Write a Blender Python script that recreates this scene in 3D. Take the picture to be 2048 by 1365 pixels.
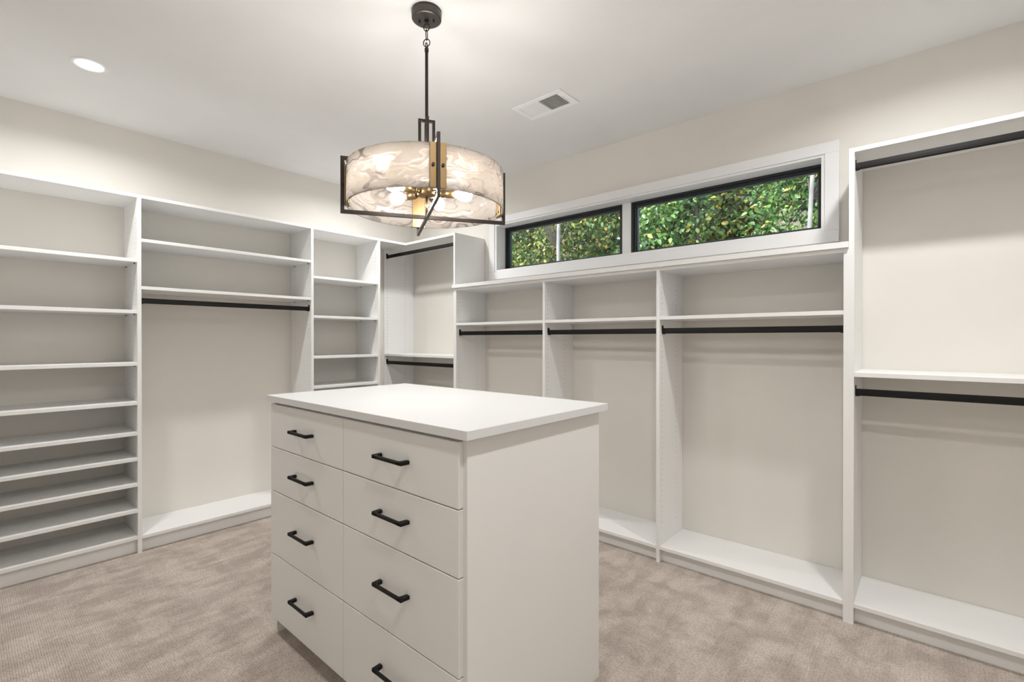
import bpy, bmesh, math, random
import numpy as np
from mathutils import Vector, Matrix

random.seed(7)
for o in list(bpy.data.objects):
    bpy.data.objects.remove(o, do_unlink=True)
SC = bpy.context.scene
COL = SC.collection
R = math.radians

# ------------------------------------------------------------------ camera
cam_d = bpy.data.cameras.new('camera')
cam = bpy.data.objects.new('camera', cam_d)
COL.objects.link(cam)
cam_d.sensor_width = 36.0
cam_d.lens = 962.5 / 2048 * 36.0
cam_d.clip_start = 0.02
cam.location = (4.063, -3.088, 1.33)
cam.rotation_euler = (R(90 - 0.208), 0, R(41.115))
SC.camera = cam

# ------------------------------------------------------------------ world, sun, exposure
W = bpy.data.worlds.new('world')
SC.world = W
W.use_nodes = True
wn = W.node_tree.nodes
wl = W.node_tree.links
bg = wn['Background']
sky = wn.new('ShaderNodeTexSky')
sky.sky_type = 'NISHITA'
sky.sun_disc = False
sky.sun_elevation = R(48)
sky.sun_rotation = R(200)
hs = wn.new('ShaderNodeHueSaturation')
hs.inputs['Saturation'].default_value = 0.5      # thin bright overcast
wl.new(sky.outputs[0], hs.inputs['Color'])
wl.new(hs.outputs[0], bg.inputs[0])
bg.inputs[1].default_value = 0.95
sun_d = bpy.data.lights.new('sun_offscreen', 'SUN')
sun = bpy.data.objects.new('sun_offscreen', sun_d)
COL.objects.link(sun)
sun_d.energy = 5.0
sun_d.angle = R(6)
sun_d.color = (1.0, 0.95, 0.86)
sun.rotation_euler = (R(42), 0, R(-24))          # over the roof, falling on the trees outside
DOWNLIGHT = 9.6       # watts of each recessed light
BULB = 70.0

SC.view_settings.view_transform = 'Standard'
SC.view_settings.look = 'None'
SC.view_settings.gamma = 1.0
SC.view_settings.use_curve_mapping = False
SC.view_settings.exposure = 0.57


# ------------------------------------------------------------------ materials
def mat(name, col, rough=0.5, metal=0.0, spec=0.5):
    m = bpy.data.materials.new(name)
    m.use_nodes = True
    b = m.node_tree.nodes['Principled BSDF']
    b.inputs['Base Color'].default_value = (*col, 1)
    b.inputs['Roughness'].default_value = rough
    b.inputs['Metallic'].default_value = metal
    b.inputs['Specular IOR Level'].default_value = spec
    return m


def tex(m, kind, scale, **kw):
    n = m.node_tree.nodes.new(kind)
    for k, v in kw.items():
        if k in n.inputs:
            n.inputs[k].default_value = v
        else:
            setattr(n, k, v)
    if 'Scale' in n.inputs:
        n.inputs['Scale'].default_value = scale
    return n


def coords(m, scale=(1, 1, 1)):
    nt = m.node_tree
    c = nt.nodes.new('ShaderNodeTexCoord')
    mp = nt.nodes.new('ShaderNodeMapping')
    mp.inputs['Scale'].default_value = scale
    nt.links.new(c.outputs['Object'], mp.inputs[0])
    return mp.outputs[0]


def ramp(m, stops):
    n = m.node_tree.nodes.new('ShaderNodeValToRGB')
    e = n.color_ramp.elements
    while len(e) < len(stops):
        e.new(0.5)
    for i, (p, c) in enumerate(stops):
        e[i].position = p
        e[i].color = (*c, 1) if len(c) == 3 else c
    return n


def painted(name, col, rough, var=0.02, bump=0.06, bscale=180):
    m = mat(name, col, rough, spec=0.35)
    nt = m.node_tree
    b = nt.nodes['Principled BSDF']
    co = coords(m)
    n = tex(m, 'ShaderNodeTexNoise', 2.2, Detail=3.0)
    nt.links.new(co, n.inputs['Vector'])
    lo = tuple(c * (1 - var) for c in col)
    hi = tuple(min(1, c * (1 + var)) for c in col)
    r = ramp(m, ((0.3, lo), (0.7, hi)))
    nt.links.new(n.outputs['Fac'], r.inputs[0])
    nt.links.new(r.outputs[0], b.inputs['Base Color'])
    n2 = tex(m, 'ShaderNodeTexNoise', bscale, Detail=2.0)
    nt.links.new(co, n2.inputs['Vector'])
    bp = nt.nodes.new('ShaderNodeBump')
    bp.inputs['Strength'].default_value = bump
    bp.inputs['Distance'].default_value = 0.002
    nt.links.new(n2.outputs['Fac'], bp.inputs['Height'])
    nt.links.new(bp.outputs[0], b.inputs['Normal'])
    return m


M = {}
M['wall'] = painted('wall_paint', (0.815, 0.785, 0.735), 0.7)
M['ceiling'] = painted('ceiling_paint', (0.82, 0.82, 0.815), 0.8)
M['white'] = painted('white_melamine', (0.885, 0.885, 0.875), 0.42, var=0.008, bump=0.02, bscale=400)
M['island'] = painted('island_melamine', (0.82, 0.81, 0.79), 0.42, var=0.01, bump=0.02, bscale=400)
M['top'] = painted('white_laminate_top', (0.73, 0.73, 0.73), 0.36, var=0.006, bump=0.015, bscale=400)
M['trim'] = painted('trim_paint', (0.90, 0.90, 0.91), 0.4, var=0.006, bump=0.01)
M['hole'] = mat('bare_particle_board', (0.40, 0.31, 0.21), 0.95)
M['pin'] = mat('shelf_pin_metal', (0.22, 0.21, 0.20), 0.4, 0.8)
M['black'] = mat('black_metal', (0.007, 0.0065, 0.0065), 0.45, 0.0, 0.3)
M['handle'] = mat('black_handle', (0.007, 0.0065, 0.0065), 0.5, 0.0, 0.25)
M['frame'] = mat('black_window_frame', (0.018, 0.022, 0.026), 0.38)
M['spacer'] = mat('window_spacer', (0.10, 0.14, 0.15), 0.35, 0.3)
M['bronze'] = mat('dark_bronze', (0.045, 0.036, 0.032), 0.42, 0.65)
M['canopy'] = mat('canopy_bronze', (0.10, 0.09, 0.085), 0.36, 0.85)
M['brass'] = mat('antique_brass', (0.26, 0.175, 0.085), 0.40, 1.0)
M['vent'] = mat('vent_white', (0.92, 0.92, 0.93), 0.45)
M['duct'] = mat('galvanised_duct', (0.36, 0.36, 0.37), 0.55, 0.6)


def emis(name, col, s):
    m = bpy.data.materials.new(name)
    m.use_nodes = True
    nt = m.node_tree
    nt.nodes.remove(nt.nodes['Principled BSDF'])
    e = nt.nodes.new('ShaderNodeEmission')
    e.inputs[0].default_value = (*col, 1)
    e.inputs[1].default_value = s
    nt.links.new(e.outputs[0], nt.nodes['Material Output'].inputs[0])
    return m


M['lens'] = emis('downlight_lens', (1.0, 0.985, 0.96), 12.0)
M['bulb'] = emis('lit_bulb', (1.0, 0.965, 0.92), BULB)


def glass_pane():
    m = bpy.data.materials.new('window_glass')
    m.use_nodes = True
    nt = m.node_tree
    nt.nodes.remove(nt.nodes['Principled BSDF'])
    t = nt.nodes.new('ShaderNodeBsdfTransparent')
    t.inputs[0].default_value = (0.97, 0.985, 0.98, 1)
    g = nt.nodes.new('ShaderNodeBsdfGlossy')
    g.inputs['Roughness'].default_value = 0.02
    f = nt.nodes.new('ShaderNodeFresnel')
    f.inputs[0].default_value = 1.35
    mx = nt.nodes.new('ShaderNodeMixShader')
    nt.links.new(f.outputs[0], mx.inputs[0])
    nt.links.new(t.outputs[0], mx.inputs[1])
    nt.links.new(g.outputs[0], mx.inputs[2])
    nt.links.new(mx.outputs[0], nt.nodes['Material Output'].inputs[0])
    return m


M['glass'] = glass_pane()


def shade_glass():
    """swirled white art glass: milky streaks in clear glass"""
    m = bpy.data.materials.new('swirled_art_glass')
    m.use_nodes = True
    nt = m.node_tree
    L = nt.links.new
    nt.nodes.remove(nt.nodes['Principled BSDF'])
    co = coords(m, (1.0, 1.0, 1.9))
    warp = tex(m, 'ShaderNodeTexNoise', 5.0, Detail=2.0)
    L(co, warp.inputs['Vector'])
    vm = nt.nodes.new('ShaderNodeVectorMath')
    vm.operation = 'MULTIPLY_ADD'
    vm.inputs[1].default_value = (0.55, 0.55, 0.55)
    L(warp.outputs['Color'], vm.inputs[0])
    L(co, vm.inputs[2])
    mp2 = nt.nodes.new('ShaderNodeMapping')
    mp2.inputs['Scale'].default_value = (2.2, 2.2, 34.0)
    L(vm.outputs[0], mp2.inputs[0])
    wave = tex(m, 'ShaderNodeTexNoise', 1.0, Detail=5.0, Distortion=0.7)
    L(mp2.outputs[0], wave.inputs['Vector'])
    # colour of the milk
    cr = ramp(m, ((0.30, (0.40, 0.33, 0.30)), (0.39, (0.60, 0.53, 0.48)), (0.46, (0.735, 0.675, 0.615)), (0.70, (0.78, 0.735, 0.69))))
    L(wave.outputs['Fac'], cr.inputs[0])
    # where the glass is milky
    pn = tex(m, 'ShaderNodeTexNoise', 3.6, Detail=3.0)
    L(vm.outputs[0], pn.inputs['Vector'])
    patch = ramp(m, ((0.33, (0.45, 0.45, 0.45)), (0.43, (1, 1, 1))))
    L(pn.outputs['Fac'], patch.inputs[0])
    lines = ramp(m, ((0.36, (0.70, 0.70, 0.70)), (0.46, (1, 1, 1))))
    L(wave.outputs['Fac'], lines.inputs[0])
    mul = nt.nodes.new('ShaderNodeMath')
    mul.operation = 'MULTIPLY'
    L(patch.outputs[0], mul.inputs[0])
    L(lines.outputs[0], mul.inputs[1])
    dif = nt.nodes.new('ShaderNodeBsdfDiffuse')
    tra = nt.nodes.new('ShaderNodeBsdfTranslucent')
    L(cr.outputs[0], dif.inputs[0])
    L(cr.outputs[0], tra.inputs[0])
    milk = nt.nodes.new('ShaderNodeMixShader')
    milk.inputs[0].default_value = 0.86
    L(dif.outputs[0], milk.inputs[1])
    L(tra.outputs[0], milk.inputs[2])
    tr = nt.nodes.new('ShaderNodeBsdfTransparent')
    tr.inputs[0].default_value = (0.93, 0.93, 0.92, 1)
    body = nt.nodes.new('ShaderNodeMixShader')
    L(mul.outputs[0], body.inputs[0])
    L(tr.outputs[0], body.inputs[1])
    L(milk.outputs[0], body.inputs[2])
    gl = nt.nodes.new('ShaderNodeBsdfGlossy')
    gl.inputs['Roughness'].default_value = 0.06
    bn = tex(m, 'ShaderNodeTexNoise', 26.0, Detail=2.0)
    L(co, bn.inputs['Vector'])
    bmp = nt.nodes.new('ShaderNodeBump')
    bmp.inputs['Strength'].default_value = 0.25
    bmp.inputs['Distance'].default_value = 0.01
    L(bn.outputs['Fac'], bmp.inputs['Height'])
    L(bmp.outputs[0], gl.inputs['Normal'])
    fr = nt.nodes.new('ShaderNodeFresnel')
    fr.inputs[0].default_value = 1.45
    L(bmp.outputs[0], fr.inputs['Normal'])
    out = nt.nodes.new('ShaderNodeMixShader')
    L(fr.outputs[0], out.inputs[0])
    L(body.outputs[0], out.inputs[1])
    L(gl.outputs[0], out.inputs[2])
    L(out.outputs[0], nt.nodes['Material Output'].inputs[0])
    return m


M['shade'] = shade_glass()


def carpet():
    m = mat('loop_carpet', (0.4, 0.34, 0.29), 0.95, spec=0.1)
    nt = m.node_tree
    L = nt.links.new
    b = nt.nodes['Principled BSDF']
    c0 = nt.nodes.new('ShaderNodeTexCoord')
    P = c0.outputs['Object']
    # jitter so that loops are not a perfect grid
    jn = tex(m, 'ShaderNodeTexNoise', 95.0, Detail=3.0)
    L(P, jn.inputs['Vector'])
    vm = nt.nodes.new('ShaderNodeVectorMath')
    vm.operation = 'MULTIPLY_ADD'
    vm.inputs[1].default_value = (0.012, 0.007, 0.0)
    L(jn.outputs['Color'], vm.inputs[0])
    L(P, vm.inputs[2])
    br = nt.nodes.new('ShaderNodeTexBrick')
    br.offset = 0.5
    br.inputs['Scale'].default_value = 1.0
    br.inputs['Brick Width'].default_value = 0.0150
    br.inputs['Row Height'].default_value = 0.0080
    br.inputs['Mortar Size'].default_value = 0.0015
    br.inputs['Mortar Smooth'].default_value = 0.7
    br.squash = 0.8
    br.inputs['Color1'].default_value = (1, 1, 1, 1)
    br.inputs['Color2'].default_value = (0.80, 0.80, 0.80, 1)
    br.inputs['Mortar'].default_value = (0.66, 0.64, 0.62, 1)  # joints between loops darker: a little of their shade painted into the colour
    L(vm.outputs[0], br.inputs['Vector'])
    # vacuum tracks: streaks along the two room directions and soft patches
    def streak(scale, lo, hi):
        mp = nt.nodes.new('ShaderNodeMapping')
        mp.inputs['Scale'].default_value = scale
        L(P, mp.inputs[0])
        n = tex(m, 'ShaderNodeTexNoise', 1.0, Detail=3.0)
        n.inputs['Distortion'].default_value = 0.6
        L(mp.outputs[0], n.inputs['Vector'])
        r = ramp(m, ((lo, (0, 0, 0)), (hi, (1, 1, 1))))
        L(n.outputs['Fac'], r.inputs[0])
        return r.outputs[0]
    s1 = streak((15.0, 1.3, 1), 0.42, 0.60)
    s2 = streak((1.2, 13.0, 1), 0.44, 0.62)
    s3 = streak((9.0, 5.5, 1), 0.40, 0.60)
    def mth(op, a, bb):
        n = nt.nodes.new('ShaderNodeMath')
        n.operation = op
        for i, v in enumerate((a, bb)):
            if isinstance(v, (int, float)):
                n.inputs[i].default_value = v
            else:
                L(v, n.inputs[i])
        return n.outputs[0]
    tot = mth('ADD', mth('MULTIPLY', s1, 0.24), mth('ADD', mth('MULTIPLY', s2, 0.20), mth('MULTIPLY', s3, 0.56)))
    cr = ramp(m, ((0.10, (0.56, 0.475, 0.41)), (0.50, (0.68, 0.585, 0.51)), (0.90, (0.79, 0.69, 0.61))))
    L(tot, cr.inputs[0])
    fn = tex(m, 'ShaderNodeTexNoise', 260.0, Detail=2.0)
    L(P, fn.inputs['Vector'])
    fr = ramp(m, ((0.30, (0.70, 0.70, 0.70)), (0.65, (1.06, 1.06, 1.06))))
    L(fn.outputs['Fac'], fr.inputs[0])
    gn = tex(m, 'ShaderNodeTexNoise', 115.0, Detail=2.0)
    L(P, gn.inputs['Vector'])
    gr = ramp(m, ((0.40, (0.05, 0.05, 0.05)), (0.58, (1, 1, 1))))
    L(gn.outputs['Fac'], gr.inputs[0])
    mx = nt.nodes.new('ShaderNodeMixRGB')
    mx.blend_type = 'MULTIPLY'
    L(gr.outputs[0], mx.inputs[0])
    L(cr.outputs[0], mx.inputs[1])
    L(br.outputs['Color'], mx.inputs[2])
    mx2 = nt.nodes.new('ShaderNodeMixRGB')
    mx2.blend_type = 'MULTIPLY'
    mx2.inputs[0].default_value = 0.8
    L(mx.outputs[0], mx2.inputs[1])
    L(fr.outputs[0], mx2.inputs[2])
    L(mx2.outputs[0], b.inputs['Base Color'])
    h = mth('ADD', mth('MULTIPLY', br.outputs['Fac'], -1.0), mth('MULTIPLY', fn.outputs['Fac'], 0.6))
    bp = nt.nodes.new('ShaderNodeBump')
    bp.inputs['Strength'].default_value = 0.7
    bp.inputs['Distance'].default_value = 0.005
    L(h, bp.inputs['Height'])
    L(bp.outputs[0], b.inputs['Normal'])
    b.inputs['Sheen Weight'].default_value = 0.15
    return m


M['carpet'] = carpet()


def leafmat(name, stops):
    m = bpy.data.materials.new(name)
    m.use_nodes = True
    nt = m.node_tree
    L = nt.links.new
    b = nt.nodes['Principled BSDF']
    g = nt.nodes.new('ShaderNodeNewGeometry')
    r = ramp(m, stops)
    L(g.outputs['Random Per Island'], r.inputs[0])
    L(r.outputs[0], b.inputs['Base Color'])
    b.inputs['Roughness'].default_value = 0.38
    t = nt.nodes.new('ShaderNodeBsdfTranslucent')
    L(r.outputs[0], t.inputs[0])
    mx = nt.nodes.new('ShaderNodeMixShader')
    mx.inputs[0].default_value = 0.35
    L(b.outputs[0], mx.inputs[1])
    L(t.outputs[0], mx.inputs[2])
    L(mx.outputs[0], nt.nodes['Material Output'].inputs[0])
    return m


M['leaf_green'] = leafmat('green_leaves', ((0.0, (0.022, 0.060, 0.016)), (0.45, (0.06, 0.145, 0.036)), (0.8, (0.13, 0.25, 0.06)), (0.93, (0.25, 0.34, 0.08)), (0.97, (0.55, 0.42, 0.10))))
M['leaf_yellow'] = leafmat('green_and_yellow_leaves', ((0.0, (0.03, 0.06, 0.018)), (0.45, (0.075, 0.145, 0.036)), (0.75, (0.16, 0.25, 0.06)), (0.88, (0.33, 0.34, 0.09)), (0.94, (0.58, 0.40, 0.10))))
M['bark'] = painted('grey_bark', (0.045, 0.038, 0.03), 0.9, var=0.35, bump=0.6, bscale=30)
M['bark_pale'] = painted('pale_bark', (0.165, 0.16, 0.15), 0.85, var=0.45, bump=0.5, bscale=30)
M['soil'] = painted('leaf_litter', (0.065, 0.055, 0.035), 0.95, var=0.4, bump=0.8, bscale=12)


# ------------------------------------------------------------------ helpers
def tag(o, label=None, cat=None, group=None, kind=None):
    if label: o['label'] = label
    if cat: o['category'] = cat
    if group: o['group'] = group
    if kind: o['kind'] = kind
    return o


def thing(name, loc, label, cat, group=None, rz=0):
    o = bpy.data.objects.new(name, None)
    o.empty_display_size = 0.1
    COL.objects.link(o)
    o.location = loc
    o.rotation_euler = (0, 0, rz)
    return tag(o, label, cat, group)


def wloc(o):
    p = Vector(o.location)
    while o.parent:
        o = o.parent
        p += Vector(o.location)
    return p


class MB:
    """collects shapes, given in world coordinates, for one mesh object"""
    def __init__(self):
        self.bm = bmesh.new()

    def box(self, x0, x1, y0, y1, z0, z1, bev=0.001, seg=1, mtx=None):
        t = bmesh.new()
        bmesh.ops.create_cube(t, size=1.0)
        bmesh.ops.scale(t, vec=(abs(x1 - x0), abs(y1 - y0), abs(z1 - z0)), verts=t.verts)
        if bev:
            bmesh.ops.bevel(t, geom=t.edges[:] + t.verts[:], offset=bev, segments=seg, affect='EDGES', profile=0.5)
        bmesh.ops.translate(t, vec=((x0 + x1) / 2, (y0 + y1) / 2, (z0 + z1) / 2), verts=t.verts)
        if mtx is not None:
            bmesh.ops.transform(t, matrix=mtx, verts=t.verts)
        self.join(t)
        return self

    def join(self, t):
        me = bpy.data.meshes.new('tmp')
        t.to_mesh(me)
        t.free()
        self.bm.from_mesh(me)
        bpy.data.meshes.remove(me)

    def cyl(self, a, b, r0, r1=None, n=16, cap=True):
        a, b = Vector(a), Vector(b)
        d = b - a
        t = bmesh.new()
        bmesh.ops.create_cone(t, cap_ends=cap, segments=n, radius1=r0, radius2=r0 if r1 is None else r1, depth=d.length)
        q = Vector((0, 0, 1)).rotation_difference(d.normalized()).to_matrix().to_4x4()
        bmesh.ops.transform(t, matrix=Matrix.Translation((a + b) / 2) @ q, verts=t.verts)
        for f in t.faces:
            f.smooth = len(f.verts) == 4
        self.join(t)
        return self

    def lathe(self, prof, c, n=40):
        bm = self.bm
        rings = []
        for (r, z) in prof:
            if r < 1e-6:
                rings.append([bm.verts.new((c[0], c[1], z))])
            else:
                rings.append([bm.verts.new((c[0] + r * math.cos(2 * math.pi * i / n), c[1] + r * math.sin(2 * math.pi * i / n), z)) for i in range(n)])
        for a, b in zip(rings, rings[1:]):
            for i in range(n):
                j = (i + 1) % n
                if len(a) == 1 and len(b) == 1: continue
                if len(a) == 1: f = bm.faces.new((a[0], b[i], b[j]))
                elif len(b) == 1: f = bm.faces.new((a[i], b[0], a[j]))
                else: f = bm.faces.new((a[i], b[i], b[j], a[j]))
                f.smooth = True
        return self

    def tube(self, pts, r, n=10, closed=False):
        bm = self.bm
        pts = [Vector(p) for p in pts]
        rings = []
        N = len(pts)
        up = None
        for i, p in enumerate(pts):
            if closed: d = pts[(i + 1) % N] - pts[i - 1]
            else: d = pts[min(i + 1, N - 1)] - pts[max(i - 1, 0)]
            d.normalize()
            if up is None:
                up = d.orthogonal().normalized()
            up = (up - d * up.dot(d)).normalized()
            s = d.cross(up)
            rr = r[i] if isinstance(r, (list, tuple)) else r
            rings.append([bm.verts.new(p + (up * math.cos(2 * math.pi * k / n) + s * math.sin(2 * math.pi * k / n)) * rr) for k in range(n)])
        pairs = list(zip(rings, rings[1:]))
        if closed: pairs.append((rings[-1], rings[0]))
        for a, b in pairs:
            for k in range(n):
                f = bm.faces.new((a[k], a[(k + 1) % n], b[(k + 1) % n], b[k]))
                f.smooth = True
        if not closed:
            bm.faces.new(rings[0][::-1])
            bm.faces.new(rings[-1])
        return self

    def prism(self, poly, mtx, depth):
        """2-D polygon extruded along local z by depth, then placed by mtx"""
        t = bmesh.new()
        a = [t.verts.new((x, y, 0)) for x, y in poly]
        b = [t.verts.new((x, y, depth)) for x, y in poly]
        t.faces.new(a[::-1])
        t.faces.new(b)
        n = len(poly)
        for i in range(n):
            t.faces.new((a[i], a[(i + 1) % n], b[(i + 1) % n], b[i]))
        bmesh.ops.transform(t, matrix=mtx, verts=t.verts)
        self.join(t)
        return self

    def build(self, name, m, parent=None, origin=None):
        if parent is not None:
            org = wloc(parent)
        else:
            org = Vector(origin) if origin is not None else Vector((0, 0, 0))
        bmesh.ops.recalc_face_normals(self.bm, faces=self.bm.faces)
        bmesh.ops.translate(self.bm, vec=-org, verts=self.bm.verts)
        me = bpy.data.meshes.new(name)
        self.bm.to_mesh(me)
        self.bm.free()
        me.materials.append(m)
        o = bpy.data.objects.new(name, me)
        COL.objects.link(o)
        if parent is not None:
            o.parent = parent
        else:
            o.location = org
        return o


def bx(name, m, parent, x0, x1, y0, y1, z0, z1, bev=0.001):
    return MB().box(x0, x1, y0, y1, z0, z1, bev).build(name, m, parent)


def struct(name, mb, m, label):
    return tag(mb.build(name, m), label, None, None, 'structure')


# ------------------------------------------------------------------ room shell
RX, RY, RZ = 4.86, -3.56, 2.738          # room: x 0..RX, y RY..0, z 0..RZ
T = 0.16
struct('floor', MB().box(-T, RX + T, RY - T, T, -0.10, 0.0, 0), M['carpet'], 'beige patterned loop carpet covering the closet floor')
VX0, VX1, VY0, VY1 = 2.130, 2.487, -0.877, -0.674     # ceiling vent
DX0, DX1, DY0, DY1 = VX0 + 0.02, VX1 - 0.02, VY0 + 0.02, VY1 - 0.02   # duct opening
cb = MB()
cb.box(-T, DX0, RY - T, T, RZ, RZ + 0.12, 0).box(DX1, RX + T, RY - T, T, RZ, RZ + 0.12, 0)
cb.box(DX0, DX1, RY - T, DY0, RZ, RZ + 0.12, 0).box(DX0, DX1, DY1, T, RZ, RZ + 0.12, 0)
struct('ceiling', cb, M['ceiling'], 'smooth off-white painted ceiling')
struct('wall_left', MB().box(-T, 0, RY, 0, 0, RZ, 0), M['wall'], 'greige painted wall behind the shoe shelves')
struct('wall_right', MB().box(RX, RX + T, RY, 0, 0, RZ, 0), M['wall'], 'plain greige painted wall')
struct('wall_front', MB().box(-T, RX + T, RY - T, RY, 0, RZ, 0), M['wall'], 'plain greige painted wall opposite the window')
WX0, WX1, WZ0, WZ1 = 1.199, 3.607, 1.934, 2.318      # window opening
wb = MB()
k_ = 0.008
wb.box(-T, WX0 - k_, 0, T, 0, RZ, 0).box(WX1 + k_, RX + T, 0, T, 0, RZ, 0)
wb.box(WX0 - k_, WX1 + k_, 0, T, 0, WZ0 - k_, 0).box(WX0 - k_, WX1 + k_, 0, T, WZ1 + k_, RZ, 0)
struct('wall_back', wb, M['wall'], 'greige painted wall with the long horizontal window')

# window casing: flat boards around, a thinner inner strip, jamb lining, mullion post
FY = 0.10                                            # plane of the black frames
tr = bpy.data.objects.new('trim_1', None)
COL.objects.link(tr)
tr.location = (2.4, 0, WZ0)
tag(tr, 'white painted casing around the horizontal window', None, None, 'structure')
OX0, OX1, OZ0, OZ1 = 1.116, 3.690, 1.852, 2.392
IX0, IX1, IZ0, IZ1 = 1.180, 3.624, 1.916, 2.332
bx('casing_board', M['trim'], tr, OX0, OX1, -0.02, 0, IZ1, OZ1, 0.0015)
bx('casing_board', M['trim'], tr, OX0, OX1, -0.02, 0, OZ0, IZ0, 0.0015)
bx('casing_board', M['trim'], tr, OX0, IX0, -0.02, 0, IZ0, IZ1, 0.0015)
bx('casing_board', M['trim'], tr, IX1, OX1, -0.02, 0, IZ0, IZ1, 0.0015)
jt = 0.010
bx('jamb_board', M['trim'], tr, IX0, WX0 + jt * 0, -0.012, FY + 0.03, IZ0, IZ1, 0.001)
bx('jamb_board', M['trim'], tr, WX1, IX1, -0.012, FY + 0.03, IZ0, IZ1, 0.001)
bx('jamb_board', M['trim'], tr, WX0, WX1, -0.012, FY + 0.03, WZ1, IZ1, 0.001)
bx('jamb_board', M['trim'], tr, WX0, WX1, -0.012, FY + 0.03, IZ0, WZ0, 0.001)
MX0, MX1 = 2.356, 2.424
bx('mullion_post', M['trim'], tr, MX0, MX1, FY - 0.008, T - 0.01, WZ0, WZ1, 0.001)


def window(name, x0, x1, label):
    w = bpy.data.objects.new(name, None)
    COL.objects.link(w)
    w.location = ((x0 + x1) / 2, FY, WZ0)
    tag(w, label, None, None, 'structure')
    z0, z1 = WZ0, WZ1
    a, b, c = 0.022, 0.014, 0.012
    # outer frame, stepped back twice towards the glass
    def ring(nm, m, i, wd, ya, yb):
        mb = MB()
        X0, X1, Z0, Z1 = x0 + i, x1 - i, z0 + i, z1 - i
        mb.box(X0, X1, ya, yb, Z1 - wd, Z1, 0.001).box(X0, X1, ya, yb, Z0, Z0 + wd, 0.001)
        mb.box(X0, X0 + wd, ya, yb, Z0 + wd, Z1 - wd, 0.001).box(X1 - wd, X1, ya, yb, Z0 + wd, Z1 - wd, 0.001)
        return mb.build(nm, m, w)
    ring('window_frame', M['frame'], 0.0, 0.016, FY, FY + 0.055)
    ring('sash', M['frame'], 0.016, 0.014, FY + 0.012, FY + 0.055)
    ring('glazing_bead', M['spacer'], 0.030, 0.007, FY + 0.026, FY + 0.055)
    bx('pane', M['glass'], w, x0 + 0.032, x1 - 0.032, FY + 0.044, FY + 0.048, z0 + 0.032, z1 - 0.032, 0)
    return w


window('window_1', WX0, MX0, 'black framed window pane next to the corner unit, trees outside')
window('window_2', MX1, WX1, 'black framed window pane beside the tall hanging unit, trees outside')

# ------------------------------------------------------------------ closet system
FX = 0.36            # front of the run on the left wall
FB = -0.358          # front of the run on the window wall
TH = 0.020


def drilled_panel(unit, axis, t0, t1, u0, u1, top, us, holes, zh1):
    """side panel (thickness t, depth u, height z) with two rows of blind holes bored into the faces in holes"""
    z0, pitch, c_, rad, deep = 0.184, 0.032, 0.008, 0.0030, 0.008
    def P(t, u, z):
        return (t, u, z) if axis == 'x' else (u, t, z)
    pan = MB()
    bm = pan.bm
    def quad(b, *p):
        b.faces.new([b.verts.new(P(*q)) for q in p])
    quad(bm, (t0, u0, 0), (t1, u0, 0), (t1, u1, 0), (t0, u1, 0))
    quad(bm, (t0, u0, top), (t1, u0, top), (t1, u1, top), (t0, u1, top))
    for u in (u0, u1):
        quad(bm, (t0, u, 0), (t1, u, 0), (t1, u, top), (t0, u, top))
    rows_ = int((zh1 - z0) / pitch)
    z1 = z0 + rows_ * pitch
    bores = []
    for t, sgn in ((t0, -1), (t1, 1)):
        if sgn not in holes:
            quad(bm, (t, u0, 0), (t, u1, 0), (t, u1, top), (t, u0, top))
            continue
        bore = MB()
        hb = bore.bm
        cuts = [u0]
        for h in sorted(us):
            quad(bm, (t, cuts[-1], 0), (t, h - c_, 0), (t, h - c_, top), (t, cuts[-1], top))
            cuts.append(h + c_)
            quad(bm, (t, h - c_, 0), (t, h + c_, 0), (t, h + c_, z0), (t, h - c_, z0))
            quad(bm, (t, h - c_, z1), (t, h + c_, z1), (t, h + c_, top), (t, h - c_, top))
            for k in range(rows_):
                zc = z0 + (k + 0.5) * pitch
                sq = [(1, 0), (1, 1), (0, 1), (-1, 1), (-1, 0), (-1, -1), (0, -1), (1, -1)]
                ov = [bm.verts.new(P(t, h + a * c_, zc + b * pitch / 2)) for a, b in sq]
                oc = [(h + rad * math.cos(q * math.pi / 4), zc + rad * math.sin(q * math.pi / 4)) for q in range(8)]
                iv = [bm.verts.new(P(t, u, z)) for u, z in oc]
                wv = [hb.verts.new(P(t, u, z)) for u, z in oc]
                dv_ = [hb.verts.new(P(t - sgn * deep, u, z)) for u, z in oc]
                for q in range(8):
                    n_ = (q + 1) % 8
                    bm.faces.new((ov[q], ov[n_], iv[n_], iv[q]))
                    hb.faces.new((wv[q], wv[n_], dv_[n_], dv_[q]))
                hb.faces.new(dv_)
        quad(bm, (t, cuts[-1], 0), (t, u1, 0), (t, u1, top), (t, cuts[-1], top))
        bores.append(bore)
    p = pan.build('side_panel', M['white'], unit)
    for b in bores:
        b.build('pin_holes', M['hole'], p)['kind'] = 'stuff'
    return p


pin_me = None
def pins(shelf, pts):
    global pin_me
    org = wloc(shelf)
    for p in pts:
        if pin_me is None:
            t = bmesh.new()
            bmesh.ops.create_cone(t, cap_ends=True, segments=8, radius1=0.0045, radius2=0.0035, depth=0.008)
            pin_me = bpy.data.meshes.new('shelf_pin')
            t.to_mesh(pin_me)
            t.free()
            pin_me.materials.append(M['pin'])
        o = bpy.data.objects.new('shelf_pin', pin_me)
        COL.objects.link(o)
        o.parent = shelf
        o.location = Vector(p) - org


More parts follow.
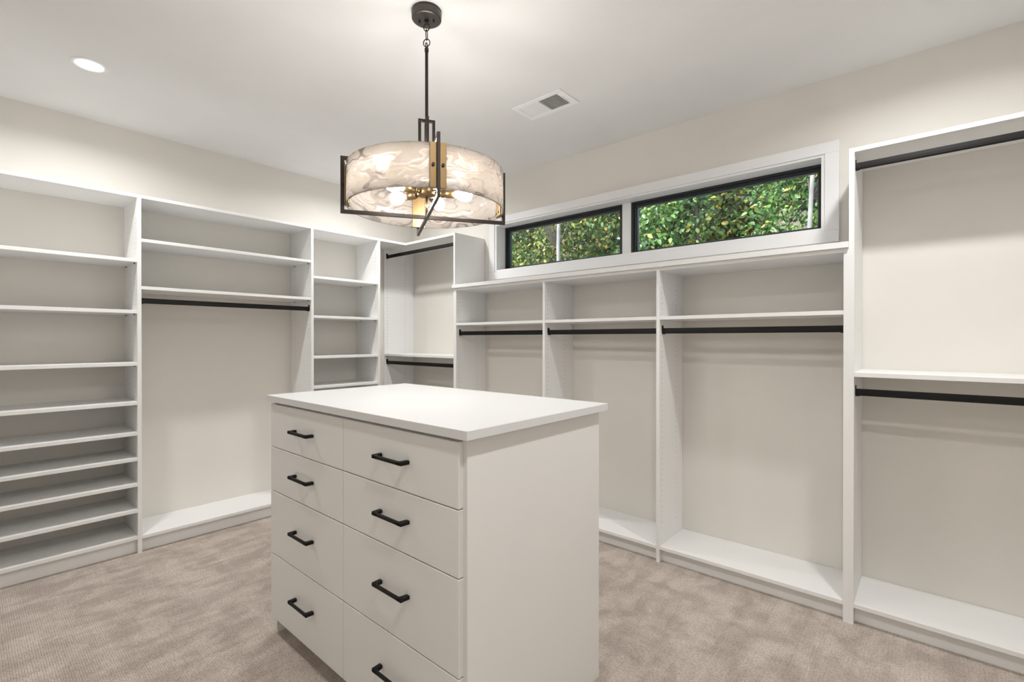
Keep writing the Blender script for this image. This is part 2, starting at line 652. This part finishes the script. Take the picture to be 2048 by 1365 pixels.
def rod(unit, a, b):
    """oval closet rod from a to b with an open cup bracket at each end"""
    a, b = Vector(a), Vector(b)
    d = (b - a).normalized()
    side = Vector((0, 0, 1)).cross(d)
    n = 20
    hw, hh = 0.0075, 0.0165
    def stadium(w, h, k=20):
        pts = []
        for i in range(k):
            t = 2 * math.pi * i / k
            pts.append((w * math.cos(t), (h - w) * (1 if math.sin(t) > 1e-6 else (-1 if math.sin(t) < -1e-6 else 0)) + w * math.sin(t)))
        return pts
    mtx = Matrix((( side.x, 0, d.x, 0), (side.y, 0, d.y, 0), (side.z, 1, d.z, 0), (0, 0, 0, 1)))
    r = MB().prism(stadium(hw, hh), Matrix.Translation(a) @ mtx, (b - a).length).build('closet_rod', M['black'], unit)
    for p, s in ((a, 1), (b, -1)):
        mb = MB()
        mm = Matrix.Translation(p - (d * 0.0 if s > 0 else d * 0.003)) @ mtx
        mb.prism([(x, y + 0.007) for x, y in stadium(0.011, 0.026)], mm, 0.003)
        mm2 = Matrix.Translation(p + (d * 0.002 if s > 0 else -d * 0.016)) @ mtx
        cup = [(x, y) for x, y in stadium(0.0105, 0.0195)]
        cup = [(x, min(y, 0.004)) for x, y in cup]
        mb.prism(cup, mm2, 0.014)
        mb.build('rod_bracket', M['black'], r)
    return r


# --- run along the left wall (three bays) -------------------------------------
LTOP = 2.227
YA0, YA1 = -2.369, -2.348
YB0, YB1 = -1.262, -1.242
YC0, YC1 = -0.651, -0.630
YS0, YS1 = -3.480, -3.460
HX = (0.085, 0.315)
LBASE = 0.106


def side_y(unit, y0, y1, holes=(-1, 1), top=LTOP):
    return drilled_panel(unit, 'y', y0, y1, 0.002, FX, top, HX, holes, top - 0.06)


def shelf_y(unit, name, y0, y1, ztop, th=0.020, pin=True, front=FX - 0.001):
    s = bx(name, M['white'], unit, 0.001, front, y0, y1, ztop - th, ztop)
    if pin:
        z = ztop - th - 0.004
        pins(s, [(0.085, y1 - 0.006, z), (0.315, y1 - 0.006, z), (0.085, y0 + 0.006, z), (0.315, y0 + 0.006, z)])
    return s


def toe_y(unit, y0, y1, z1):
    bx('toe_kick', M['white'], unit, FX - 0.055, FX - 0.038, y0, y1, 0, z1)


u = thing('shelving_unit', (FX / 2, (YS1 + YA0) / 2, 0), 'wide white open unit of nine shelves, close together near the floor, beside the long rod', 'shelves')
side_y(u, YS0, YS1, (1,))
side_y(u, YA0, YA1)
shelf_y(u, 'top_panel', YS1, YA0, LTOP, pin=False)
for z in (1.828, 1.511, 1.187, 0.944, 0.755, 0.596, 0.438, 0.276):
    shelf_y(u, 'shelf', YS1, YA0, z, 0.021)
shelf_y(u, 'base_shelf', YS1, YA0, LBASE + 0.002, pin=False)
toe_y(u, YS1, YA0, LBASE - 0.018)

u = thing('hanging_unit', (FX / 2, (YA1 + YB0) / 2, 0), 'white hanging unit with two upper shelves over one long black rod, beside the nine-shelf unit', 'closet unit')
side_y(u, YB0, YB1)
shelf_y(u, 'top_panel', YA1, YB0, LTOP, pin=False)
shelf_y(u, 'shelf', YA1, YB0, 1.957)
shelf_y(u, 'shelf', YA1, YB0, 1.661)
shelf_y(u, 'base_shelf', YA1, YB0, LBASE, pin=False)
toe_y(u, YA1, YB0, LBASE - 0.02)
rod(u, (0.325, YA1, 1.572), (0.325, YB0, 1.572))

u = thing('shelf_tower', (FX / 2, (YB1 + YC0) / 2, 0), 'narrow white shelf tower between the long-rod hanging unit and the room corner', 'shelves')
side_y(u, YC0, YC1)
shelf_y(u, 'top_panel', YB1, YC0, LTOP, pin=False)
for z in (1.836, 1.521, 1.195, 0.954, 0.70, 0.42):
    shelf_y(u, 'shelf', YB1, YC0, z)
shelf_y(u, 'base_shelf', YB1, YC0, LBASE, pin=False)
toe_y(u, YB1, YC0, LBASE - 0.02)
# top board running on to the corner unit
bx('top_filler', M['white'], u, 0.001, FX - 0.001, YC1, FB, LTOP - 0.02, LTOP)

# --- run along the window wall ------------------------------------------------
HY = (-0.325, -0.110)
RBASE = 0.098


def side_x(unit, x0, x1, top, holes=(-1, 1), front=FB):
    return drilled_panel(unit, 'x', x0, x1, front, -0.002, top, HY, holes, top - 0.04)


def shelf_x(unit, name, x0, x1, ztop, th=0.020, pin=True):
    s = bx(name, M['white'], unit, x0, x1, FB + 0.001, -0.001, ztop - th, ztop)
    if pin:
        z = ztop - th - 0.004
        pins(s, [(x0 + 0.006, HY[0], z), (x0 + 0.006, HY[1], z), (x1 - 0.006, HY[0], z), (x1 - 0.006, HY[1], z)])
    return s


def toe_x(unit, x0, x1, z1):
    bx('toe_kick', M['white'], unit, x0, x1, FB + 0.038, FB + 0.055, 0, z1)


XE0, XE1, XE2 = 1.026, 1.043, 1.060
XF0, XF1 = 1.970, 1.989
XG0, XG1 = 2.823, 2.843
XH0, XH1, XH2 = 3.749, 3.769, 3.790
XK0, XK1 = 4.70, 4.72

u = thing('corner_hanging_unit', (0.5, FB / 2, 0), 'tall white two-rod hanging unit in the room corner, next to the narrow shelf tower', 'closet unit')
side_x(u, 0.001, 0.020, LTOP - 0.02, (1,))
side_x(u, XE0, XE1, LTOP, (-1,))
shelf_x(u, 'top_panel', 0.001, XE0, LTOP, pin=False)
shelf_x(u, 'shelf', 0.020, XE0, 1.188)
shelf_x(u, 'base_shelf', 0.020, XE0, RBASE, pin=False)
toe_x(u, 0.36, XE0, RBASE - 0.02)
rod(u, (0.020, -0.325, 2.140), (XE0, -0.325, 2.140))
rod(u, (0.020, -0.325, 1.103), (XE0, -0.325, 1.103))

CT = 1.758            # top of the low bays, under the ledge
lows = ((XE1, XE2, XE2, XF0, XF0, XF1, 'white low hanging unit under the window, next to the tall corner unit'),
        (None, None, XF1, XG0, XG0, XG1, 'white low hanging unit under the window, in the middle of three'),
        (None, None, XG1, XH0, XH0, XH1, 'widest white low hanging unit under the window, joined to the tall two-rod unit'))
for i, (l0, l1, a, b, r0, r1, lab) in enumerate(lows):
    u = thing('low_hanging_unit', ((a + b) / 2, FB / 2, 0), lab, 'closet unit', 'low hanging units under the window')
    if l0: side_x(u, l0, l1, CT, (1,))
    side_x(u, r0, r1, CT, (-1, 1) if i < 2 else (-1,))
    shelf_x(u, 'top_panel', a, b, CT, pin=False)
    shelf_x(u, 'shelf', a, b, 1.466, pin=False)
    shelf_x(u, 'base_shelf', a, b, RBASE, pin=False)
    toe_x(u, a, b, RBASE - 0.02)
    rod(u, (a, -0.315, 1.380), (b, -0.315, 1.380))

u = thing('tall_hanging_unit', (4.25, FB / 2, 0), 'tall white hanging unit with two black rods beside the window, away from the corner', 'closet unit')
side_x(u, XH1, XH2, 2.220, ())
side_x(u, XK0, XK1, 2.220, ())
shelf_x(u, 'top_panel', XH2, XK0, 2.220, pin=False)
shelf_x(u, 'shelf', XH2, XK0, 1.176, 0.021, pin=False)
shelf_x(u, 'base_shelf', XH2, XK0, RBASE, pin=False)
toe_x(u, XH2, XK0, RBASE - 0.02)
rod(u, (XH2, -0.315, 2.142), (XK0, -0.315, 2.142))
rod(u, (XH2, -0.300, 1.080), (XK0, -0.300, 1.080))

# long ledge on the low bays; it runs in front of the corner unit's end panel
lg = MB()
lg.box(XE1 + 0.0005, XH1 - 0.0005, -0.374, -0.001, CT, 1.786, 0.0012)
lg.box(XE0 - 0.004, XE1 + 0.002, -0.374, FB - 0.0005, CT, 1.786, 0.0012)
o = lg.build('counter_ledge', M['white'], None, ((XE1 + XH1) / 2, -0.19, CT))
tag(o, 'long white ledge board lying on the low hanging units below the window', 'ledge')

# ------------------------------------------------------------------ island
IX0_, IX1_, IY0, IY1 = 1.803, 3.108, -2.181, -1.422     # worktop
DY = -2.167                                            # drawer faces
BX0, BX1, BY0, BY1 = 1.813, 3.076, -2.149, -1.436       # carcass
ZT0, ZT1 = 1.051, 1.079
isl = thing('drawer_island', ((BX0 + BX1) / 2, (BY0 + BY1) / 2, 0), 'white closet island with eight drawers and black bar handles', 'island')
bx('side_panel', M['island'], isl, BX0, BX0 + 0.019, BY0, BY1, 0, ZT0)
bx('side_panel', M['island'], isl, BX1 - 0.019, BX1, BY0, BY1, 0, ZT0)
bx('back_panel', M['island'], isl, BX0 + 0.019, BX1 - 0.019, BY1 - 0.019, BY1, 0, ZT0)
bx('body', M['island'], isl, BX0 + 0.019, BX1 - 0.019, BY0 + 0.004, BY1 - 0.02, 0.080, ZT0 - 0.001)
bx('toe_kick', M['island'], isl, BX0 + 0.019, BX1 - 0.019, BY0 + 0.045, BY0 + 0.062, 0, 0.081)
XM = 2.4355
hand_me = None


def handle_mesh():
    """square bar pull: bar with two wide tapered feet (local: x along the bar, -y out of the drawer)"""
    mb = MB()
    L2, out = 0.080, 0.033
    mb.box(-L2, L2, -out, -out + 0.0085, -0.006, 0.006, 0.0015)
    for s in (-1, 1):
        t = bmesh.new()
        # foot: from the drawer face to the bar, wider at the bar's end
        prof = [(L2, -out), (L2 - 0.026, -out), (L2 - 0.018, -out + 0.011), (L2 - 0.014, 0.0), (L2 + 0.002, 0.0)]
        lo = [t.verts.new((s * x, y, -0.006)) for x, y in prof]
        hi = [t.verts.new((s * x, y, 0.006)) for x, y in prof]
        t.faces.new(lo)
        t.faces.new(hi[::-1])
        for k in range(len(prof)):
            j = (k + 1) % len(prof)
            t.faces.new((lo[k], hi[k], hi[j], lo[j]))
        bmesh.ops.recalc_face_normals(t, faces=t.faces)
        bmesh.ops.bevel(t, geom=t.edges[:], offset=0.001, segments=1, affect='EDGES')
        mb.join(t)
    me = bpy.data.meshes.new('handle')
    mb.bm.to_mesh(me)
    mb.bm.free()
    me.materials.append(M['handle'])
    return me


hand_me = handle_mesh()
rows = ((1.039, 0.8485, 0.9445), (0.8455, 0.6525, 0.757), (0.6495, 0.3685, 0.522), (0.3655, 0.079, 0.239))
for (xa, xb, hx) in ((1.8125, XM - 0.0013, 2.132), (XM + 0.0013, 3.0600, 2.753)):
    for (zt, zb, hz) in rows:
        d = bx('drawer', M['island'], isl, xa, xb, DY, BY0 + 0.002, zb, zt, 0.002)
        h = bpy.data.objects.new('handle', hand_me)
        COL.objects.link(h)
        h.parent = d
        h.location = Vector((hx, DY, hz)) - wloc(d)
o = MB().box(IX0_, IX1_, IY0, IY1, ZT0, ZT1, 0.0015).build('island_worktop', M['top'], None, ((IX0_ + IX1_) / 2, (IY0 + IY1) / 2, ZT0))
tag(o, 'white rectangular worktop lying on the drawer island', 'worktop')

# ------------------------------------------------------------------ pendant
PC = Vector((2.424, -1.768, 0))
pd = thing('pendant_light', (PC.x, PC.y, RZ), 'drum pendant with swirled white glass, black square frames and brass plates over the island', 'pendant light')
th = R(58.2)
D1 = Vector((math.cos(th), math.sin(th), 0))
D2 = Vector((-math.sin(th), math.cos(th), 0))
c = (PC.x, PC.y)
cp = MB().lathe([(0, 2.738), (0.064, 2.738), (0.064, 2.720), (0.062, 2.714), (0.0615, 2.711), (0.063, 2.709), (0.063, 2.705), (0.058, 2.701), (0.052, 2.700), (0, 2.699)], c, 48).build('canopy', M['canopy'], pd)
for s in (-1, 1):
    q = PC + s * 0.031 * Vector((0.80, 0.60, 0))
    MB().cyl((q.x, q.y, 2.701), (q.x, q.y, 2.690), 0.004, n=10).build('canopy_screw', M['bronze'], cp)
MB().cyl((c[0], c[1], 2.700), (c[0], c[1], 2.684), 0.0095, 0.007, n=14).build('loop_collar', M['bronze'], cp)


def ring_pts(center, u, v, ru, rv, n=24):
    return [center + u * (ru * math.cos(2 * math.pi * i / n)) + v * (rv * math.sin(2 * math.pi * i / n)) for i in range(n)]


Zv = Vector((0, 0, 1))
V1 = Vector((math.cos(R(30)), math.sin(R(30)), 0))
V2 = Vector((-math.sin(R(30)), math.cos(R(30)), 0))
for (zc, dirv, ru, rv) in ((2.671, V1, 0.013, 0.0165), (2.638, V2, 0.0095, 0.0225), (2.604, V1, 0.0145, 0.0165), (2.589, V2, 0.0105, 0.015)):
    MB().tube(ring_pts(Vector((c[0], c[1], zc)), dirv, Zv, ru, rv), 0.0021, 8, True).build('chain_link', M['bronze'], pd)
st = MB()
st.cyl((c[0], c[1], 2.577), (c[0], c[1], 2.15), 0.0068, n=16)
st.cyl((c[0], c[1], 2.580), (c[0], c[1], 2.566), 0.0088, n=16)
st.build('stem', M['bronze'], pd)


def obox(mb, ctr, du, hu, dv, hv, hz, bev=0.001):
    """box with half sizes hu along du, hv along dv, hz up"""
    t = bmesh.new()
    bmesh.ops.create_cube(t, size=2.0)
    bmesh.ops.scale(t, vec=(hu, hv, hz), verts=t.verts)
    bmesh.ops.bevel(t, geom=t.edges[:], offset=bev, segments=1, affect='EDGES')
    m = Matrix(((du.x, dv.x, 0, ctr.x), (du.y, dv.y, 0, ctr.y), (0, 0, 1, ctr.z), (0, 0, 0, 1)))
    bmesh.ops.transform(t, matrix=m, verts=t.verts)
    mb.join(t)


def rect_frame(name, du, dv, half, z0, z1, bar, wid):
    mb = MB()
    b = bar / 2
    for z in (z0 + b, z1 - b):
        obox(mb, Vector((c[0], c[1], z)), du, half, dv, wid / 2, b)
    for s in (-1, 1):
        obox(mb, Vector((c[0], c[1], (z0 + z1) / 2)) + du * s * (half - b), du, b, dv, wid / 2, (z1 - z0) / 2 - bar + 0.0005)
    return mb.build(name, M['bronze'], pd)


ZB, ZTP = 1.846, 2.080
rect_frame('drum_frame', D1, D2, 0.350, ZB, ZTP, 0.0155, 0.012)
rect_frame('drum_frame', D2, D1, 0.350, ZB - 0.0006, ZTP + 0.0006, 0.0155, 0.012)
rect_frame('neck_frame', D1, D2, 0.036, ZTP - 0.012, 2.274, 0.012, 0.011)
rect_frame('neck_frame', D2, D1, 0.036, ZTP - 0.0115, 2.2745, 0.012, 0.011)
# glass drum: four curved panels meeting behind the brass plates
SR, SZ0, SZ1 = 0.330, 1.882, 2.048
for k in range(4):
    a0 = th + k * math.pi / 2 + 0.004
    a1 = a0 + math.pi / 2 - 0.008
    mb = MB()
    bm = mb.bm
    n = 40
    zs = (SZ0, SZ0 + 0.001, SZ1 - 0.001, SZ1)
    grid = []
    for i in range(n + 1):
        a = a0 + (a1 - a0) * i / n
        col = []
        for (rr, z) in ((SR - 0.006, SZ0 + 0.001), (SR - 0.004, SZ0), (SR - 0.002, SZ0), (SR, SZ0 + 0.002), (SR, SZ1 - 0.002), (SR - 0.002, SZ1), (SR - 0.004, SZ1), (SR - 0.006, SZ1 - 0.001)):
            col.append(bm.verts.new((c[0] + rr * math.cos(a), c[1] + rr * math.sin(a), z)))
        grid.append(col)
    m8 = 8
    for i in range(n):
        for j in range(m8):
            f = bm.faces.new((grid[i][j], grid[i + 1][j], grid[i + 1][(j + 1) % m8], grid[i][(j + 1) % m8]))
            f.smooth = j in (3, 7)
    bm.faces.new(grid[0])
    bm.faces.new(grid[-1][::-1])
    mb.build('glass_panel', M['shade'], pd)
for k, (du, dv) in enumerate(((D1, D2), (D1, D2), (D2, D1), (D2, D1))):
    s = 1 if k % 2 == 0 else -1
    mb = MB()
    zc = (SZ0 + SZ1) / 2
    obox(mb, Vector((c[0], c[1], zc)) + du * s * (SR + 0.0025), du, 0.0020, dv, 0.030, 0.083)
    obox(mb, Vector((c[0], c[1], zc)) + du * s * (SR - 0.0110), du, 0.0030, dv, 0.030, 0.083)
    pl = mb.build('brass_plate', M['brass'], pd)
    for t in (-1, 1):
        q = Vector((c[0], c[1], zc)) + du * s * (SR + 0.004) + dv * t * 0.018
        MB().cyl(q, q + du * s * 0.007, 0.0058, n=14).build('plate_screw', M['bronze'], pl)
        q2 = Vector((c[0], c[1], zc - 0.066)) + du * s * (SR - 0.013) + dv * t * 0.018
        MB().cyl(q2, q2 - du * s * 0.005, 0.0055, n=12).build('plate_nut', M['brass'], pl)
HZ = 1.962
hub = MB().lathe([(0, HZ + 0.030), (0.016, HZ + 0.030), (0.016, HZ + 0.014), (0.038, HZ + 0.012), (0.040, HZ + 0.006), (0.040, HZ - 0.012), (0.036, HZ - 0.018), (0.014, HZ - 0.021), (0, HZ - 0.021)], c, 32).build('hub', M['brass'], pd)
MB().cyl((c[0], c[1], HZ + 0.02), (c[0], c[1], ZTP - 0.008), 0.008, n=14).build('hub_rod', M['brass'], hub)
MB().cyl((c[0], c[1], HZ - 0.018), (c[0], c[1], ZB + 0.014), 0.005, n=12).build('finial_rod', M['brass'], hub)
for k in range(5):
    a = R(50 + 72 * k)
    dr = Vector((math.cos(a), math.sin(a), 0))
    p = Vector((c[0], c[1], HZ - 0.003))
    sk = MB()
    sk.cyl(p + dr * 0.034, p + dr * 0.052, 0.009, n=12)
    sk.cyl(p + dr * 0.052, p + dr * 0.064, 0.013, 0.0175, n=18)
    sk.cyl(p + dr * 0.064, p + dr * 0.118, 0.0175, n=18)
    s = sk.build('socket', M['brass'], pd)
    # bulb: body of revolution along dr
    mb = MB()
    prof = [(0.0, 0.113), (0.012, 0.113), (0.0135, 0.124), (0.020, 0.136), (0.0265, 0.152), (0.0285, 0.166), (0.0255, 0.182), (0.016, 0.193), (0.0, 0.197)]
    t = MB().lathe([(r_, z_) for r_, z_ in prof], (0, 0), 20)
    q = Zv.rotation_difference(dr).to_matrix().to_4x4()
    bmesh.ops.transform(t.bm, matrix=Matrix.Translation(p) @ q, verts=t.bm.verts)
    tag(t.build('bulb', M['bulb'], pd), 'glowing round bulb')

# ------------------------------------------------------------------ recessed lights, vent
for (x, y, lab) in ((0.806, -2.650, 'round white recessed ceiling light above the nine-shelf unit'),
                    (0.806, -0.89, 'round white recessed ceiling light above the corner hanging unit'),
                    (4.05, -2.647, 'round white recessed ceiling light beyond the drawer side of the island'),
                    (4.05, -0.89, 'round white recessed ceiling light above the tall two-rod unit')):
    off = '_offscreen' if x > 4 else ''      # the pair on this side stands outside the picture
    t = thing('recessed_light' + off, (x, y, RZ), lab, 'ceiling light', 'recessed ceiling lights')
    MB().lathe([(0.056, RZ - 0.002), (0.060, RZ - 0.0055), (0.072, RZ - 0.004), (0.075, RZ - 0.0005), (0.075, RZ + 0.001), (0.056, RZ + 0.001), (0.056, RZ - 0.002)], (x, y), 40).build('trim_ring', M['vent'], t)
    MB().lathe([(0, RZ - 0.0028), (0.057, RZ - 0.0028), (0.057, RZ - 0.0008), (0, RZ - 0.0008)], (x, y), 40).build('lens' + off, M['lens'], t)
    ld = bpy.data.lights.new('downlight' + off, 'AREA')
    ld.shape = 'DISK'
    ld.size = 0.11
    ld.energy = DOWNLIGHT
    ld.spread = R(160)
    ld.color = (1.0, 0.995, 0.985)
    lo = bpy.data.objects.new('downlight' + off, ld)
    COL.objects.link(lo)
    lo.parent = t
    lo.location = (0, 0, -0.006)

v = thing('ceiling_vent', ((VX0 + VX1) / 2, (VY0 + VY1) / 2, RZ), 'white rectangular ceiling air vent with two banks of louvres', 'vent')
z = RZ
fw_ = 0.032
mb = MB()
for (xa, xb, ya, yb) in ((VX0, VX1, VY0, VY0 + fw_), (VX0, VX1, VY1 - fw_, VY1), (VX0, VX0 + fw_, VY0 + fw_, VY1 - fw_), (VX1 - fw_ - 0.012, VX1, VY0 + fw_, VY1 - fw_)):
    mb.box(xa, xb, ya, yb, z - 0.007, z - 0.0002, 0.002)
mb.build('vent_frame', M['vent'], v)
db = MB()
w_, zt_ = 0.002, RZ + 0.32
db.box(DX0, DX0 + w_, DY0, DY1, RZ, zt_, 0).box(DX1 - w_, DX1, DY0, DY1, RZ, zt_, 0)
db.box(DX0, DX1, DY0, DY0 + w_, RZ, zt_, 0).box(DX0, DX1, DY1 - w_, DY1, RZ, zt_, 0)
db.box(DX0, DX1, DY0, DY1, zt_, zt_ + w_, 0)
db.build('duct', M['duct'], v)
xm = (VX0 + fw_ + VX1 - fw_ - 0.012) / 2
bx('center_bar', M['vent'], v, xm - 0.005, xm + 0.005, VY0 + fw_, VY1 - fw_, z - 0.007, z - 0.001, 0.0005)
NS = 11
for bank, (xa, xb, tilt) in enumerate(((VX0 + fw_, xm - 0.005, -24), (xm + 0.005, VX1 - fw_ - 0.012, 64))):
    for i in range(NS):
        x = xa + (xb - xa) * (i + 0.5) / NS
        m_ = Matrix.Translation((x, (VY0 + VY1) / 2, z - 0.0010)) @ Matrix.Rotation(R(tilt), 4, 'Y')
        ln = (VY1 - VY0) / 2 - fw_ + 0.001
        hw_ = 0.0064 if bank else 0.0056
        MB().box(-hw_, hw_, -ln, ln, -0.0006, 0.0006, 0, mtx=m_).build('slat', M['vent'], v)
bx('damper_lever', M['vent'], v, VX1 - fw_ - 0.004, VX1 - fw_ + 0.002, VY0 + 0.065, VY1 - 0.075, z - 0.014, z - 0.006, 0.001)

# ------------------------------------------------------------------ outside
rng = np.random.default_rng(11)
gx = np.linspace(-14, 12, 40)
gy = np.linspace(T + 0.02, 15, 30)
vs, fs = [], []
for j, y in enumerate(gy):
    for i, x in enumerate(gx):
        zz = -0.15 + max(0, y - 3.0) * 0.62 + 0.18 * math.sin(x * 1.3 + y) * min(1, y / 4)
        vs.append((x, y, zz))
for j in range(len(gy) - 1):
    for i in range(len(gx) - 1):
        a = j * len(gx) + i
        fs.append((a, a + 1, a + 1 + len(gx), a + len(gx)))
me = bpy.data.meshes.new('ground')
me.from_pydata(vs, [], fs)
me.materials.append(M['soil'])
g = bpy.data.objects.new('ground', me)
COL.objects.link(g)
tag(g, 'dark wooded hillside rising outside the window', None, None, 'structure')


def ground_z(x, y):
    return -0.15 + max(0, y - 3.0) * 0.62 + 0.18 * math.sin(x * 1.3 + y) * min(1, y / 4)


def foliage(name, parent, blobs, n, size, m):
    """n folded leaf blades scattered in ellipsoid clusters, one mesh"""
    org = wloc(parent)
    w = np.array([b[3] * b[4] * b[5] for b in blobs]) ** 0.8
    w /= w.sum()
    idx = rng.choice(len(blobs), n, p=w)
    B = np.array(blobs)[idx]
    d = rng.normal(size=(n, 3))
    d /= np.linalg.norm(d, axis=1)[:, None]
    rad = rng.random(n) ** 0.42
    P = B[:, :3] + d * rad[:, None] * B[:, 3:6] - np.array(org)
    # leaf frame
    a = rng.normal(size=(n, 3)) + np.array((0, -0.5, -0.3))
    a /= np.linalg.norm(a, axis=1)[:, None]
    nn = rng.normal(size=(n, 3)) * 0.7 + np.array((0, -0.55, 0.8))
    s = np.cross(a, nn)
    s /= np.linalg.norm(s, axis=1)[:, None]
    nn = np.cross(s, a)
    S = size * (0.65 + 0.7 * rng.random(n))
    tmpl = [(0, 0, 0), (0.35, 0.30, 0.10), (0.72, 0.22, 0.06), (1.0, 0, -0.06), (0.72, -0.22, 0.06), (0.35, -0.30, 0.10), (0.5, 0, -0.02)]
    V = np.empty((n, 7, 3), dtype=np.float32)
    for k, (u_, v_, w_) in enumerate(tmpl):
        V[:, k] = P + (a * u_ + s * v_ + nn * w_) * S[:, None]
    quads = np.array([(0, 1, 2, 6), (6, 2, 3, 3), (0, 6, 4, 5), (6, 3, 4, 4)])
    F = np.array([(0, 1, 6), (1, 2, 6), (2, 3, 6), (3, 4, 6), (4, 5, 6), (5, 0, 6)])
    faces = (F[None] + (np.arange(n) * 7)[:, None, None]).reshape(-1)
    me = bpy.data.meshes.new(name)
    me.vertices.add(n * 7)
    me.vertices.foreach_set('co', V.reshape(-1))
    nl = len(faces)
    me.loops.add(nl)
    me.loops.foreach_set('vertex_index', faces.astype(np.int32))
    me.polygons.add(nl // 3)
    me.polygons.foreach_set('loop_start', np.arange(0, nl, 3, dtype=np.int32))
    me.polygons.foreach_set('loop_total', np.full(nl // 3, 3, dtype=np.int32))
    me.update()
    me.validate()
    me.materials.append(m)
    o = bpy.data.objects.new(name, me)
    COL.objects.link(o)
    o.parent = parent
    o['kind'] = 'stuff'
    return o


def tree(name, label, cat, x, y, trunk, bark, blobs, n, size, m, group=None):
    """trunk: list of (dx, dy, z, r); blobs relative to x, y and absolute z"""
    z0 = ground_z(x, y)
    t = thing(name, (x, y, z0), label, cat, group)
    pts = [(x + dx, y + dy, z) for dx, dy, z, r in trunk]
    pts[0] = (x + trunk[0][0], y + trunk[0][1], z0 - 0.1)
    tk = MB().tube(pts, [q[3] for q in trunk], 10).build('trunk', M[bark], t)
    bl = [(x + bx_, y + by_, bz, rx, ry, rz) for (bx_, by_, bz, rx, ry, rz) in blobs]
    top = Vector(pts[-1])
    for b in bl:
        k = random.randrange(max(1, len(pts) // 2), len(pts))
        s = Vector(pts[k])
        e = Vector(b[:3])
        mid = (s + e) / 2 + Vector((random.uniform(-.1, .1), random.uniform(-.1, .1), 0.15))
        MB().tube([s, mid, e], [0.012, 0.007, 0.003], 6).build('branch', M['bark'], t)
    foliage('foliage', t, bl, n, size, M[m])
    return t


def crown(x, y, box, nb, r):
    """nb leaf clusters that stay inside box (x0, x1, y0, y1, z0, z1), relative to x, y"""
    g_ = 0.10
    out = []
    for _ in range(nb):
        q = random.uniform(0.75, 1.15) * r
        rr = (min(q * 1.15, (box[1] - box[0]) / 2 - g_), min(q, (box[3] - box[2]) / 2 - g_), q * 0.85)
        ctr = [random.uniform(box[2 * k] + rr[k] + g_, box[2 * k + 1] - rr[k] - g_) for k in range(3)]
        out.append((ctr[0] - x, ctr[1] - y, ctr[2], *rr))
    return out


TY0, TY1 = 2.25, 3.85
TG = 'trees outside the window'
tree('tree', 'leafy tree with a thin grey trunk outside the window pane near the corner unit', 'tree', 0.15, 2.40,
     ((0, 0, 0, 0.036), (0.02, 0, 1.4, 0.032), (-0.02, 0, 2.6, 0.027), (0.03, 0, 4.6, 0.018)), 'bark_pale', crown(0.15, 2.40, (-2.3, 0.75, TY0 + 0.12, TY1, 1.9, 5.3), 30, 0.46), 14000, 0.068, 'leaf_yellow', TG)
tree('tree', 'slender tree with a leaning pale trunk outside the window pane by the tall unit', 'tree', 3.15, 2.40,
     ((0.0, 0, 0, 0.026), (-0.03, 0, 1.6, 0.023), (0.015, 0, 2.7, 0.020), (0.12, 0, 4.8, 0.013)), 'bark_pale', crown(3.15, 2.40, (2.15, 4.4, TY0 + 0.12, TY1, 1.9, 5.3), 24, 0.44), 11500, 0.068, 'leaf_green', TG)
tree('tree', 'leafy tree with a dark thin trunk outside the middle of the window', 'tree', 1.80, 3.1,
     ((0, 0, 0, 0.034), (0.03, 0, 2.0, 0.028), (-0.02, 0, 3.2, 0.022), (0.0, 0, 5.0, 0.014)), 'bark', crown(1.80, 3.1, (0.75, 2.15, TY0, TY1, 1.9, 5.3), 18, 0.42), 8500, 0.068, 'leaf_green', TG)
sl = ('dense green shrub thicket on the hillside beyond the corner-side pane, farthest from the tall unit',
      'dense green and yellow shrub on the hillside behind the grey-trunked tree',
      'dense green shrub on the hillside between the grey-trunked and dark-trunked trees',
      'dense green and yellow shrub on the hillside behind the dark-trunked tree',
      'dense green shrub on the hillside behind the leaning pale trunk')
xs = (-7.8, -3.6, -1.5, 0.6, 2.7, 5.4)
for i in range(5):
    x, y = (xs[i] + xs[i + 1]) / 2, 5.0
    gz = ground_z(x, y)
    tree('shrub', sl[i], 'shrub', x, y, ((0, 0, 0, 0.05), (0.05, 0, gz + 0.8, 0.04), (0.0, 0, gz + 2.2, 0.025)), 'bark',
         crown(x, y, (xs[i], xs[i + 1], 3.85, 6.3, gz + 0.5, gz + 5.2), 60 if i == 0 else 36, 0.55), 30000 if i == 0 else 18000, 0.085,
         'leaf_green' if i % 2 == 0 else 'leaf_yellow', 'shrubs on the hillside')
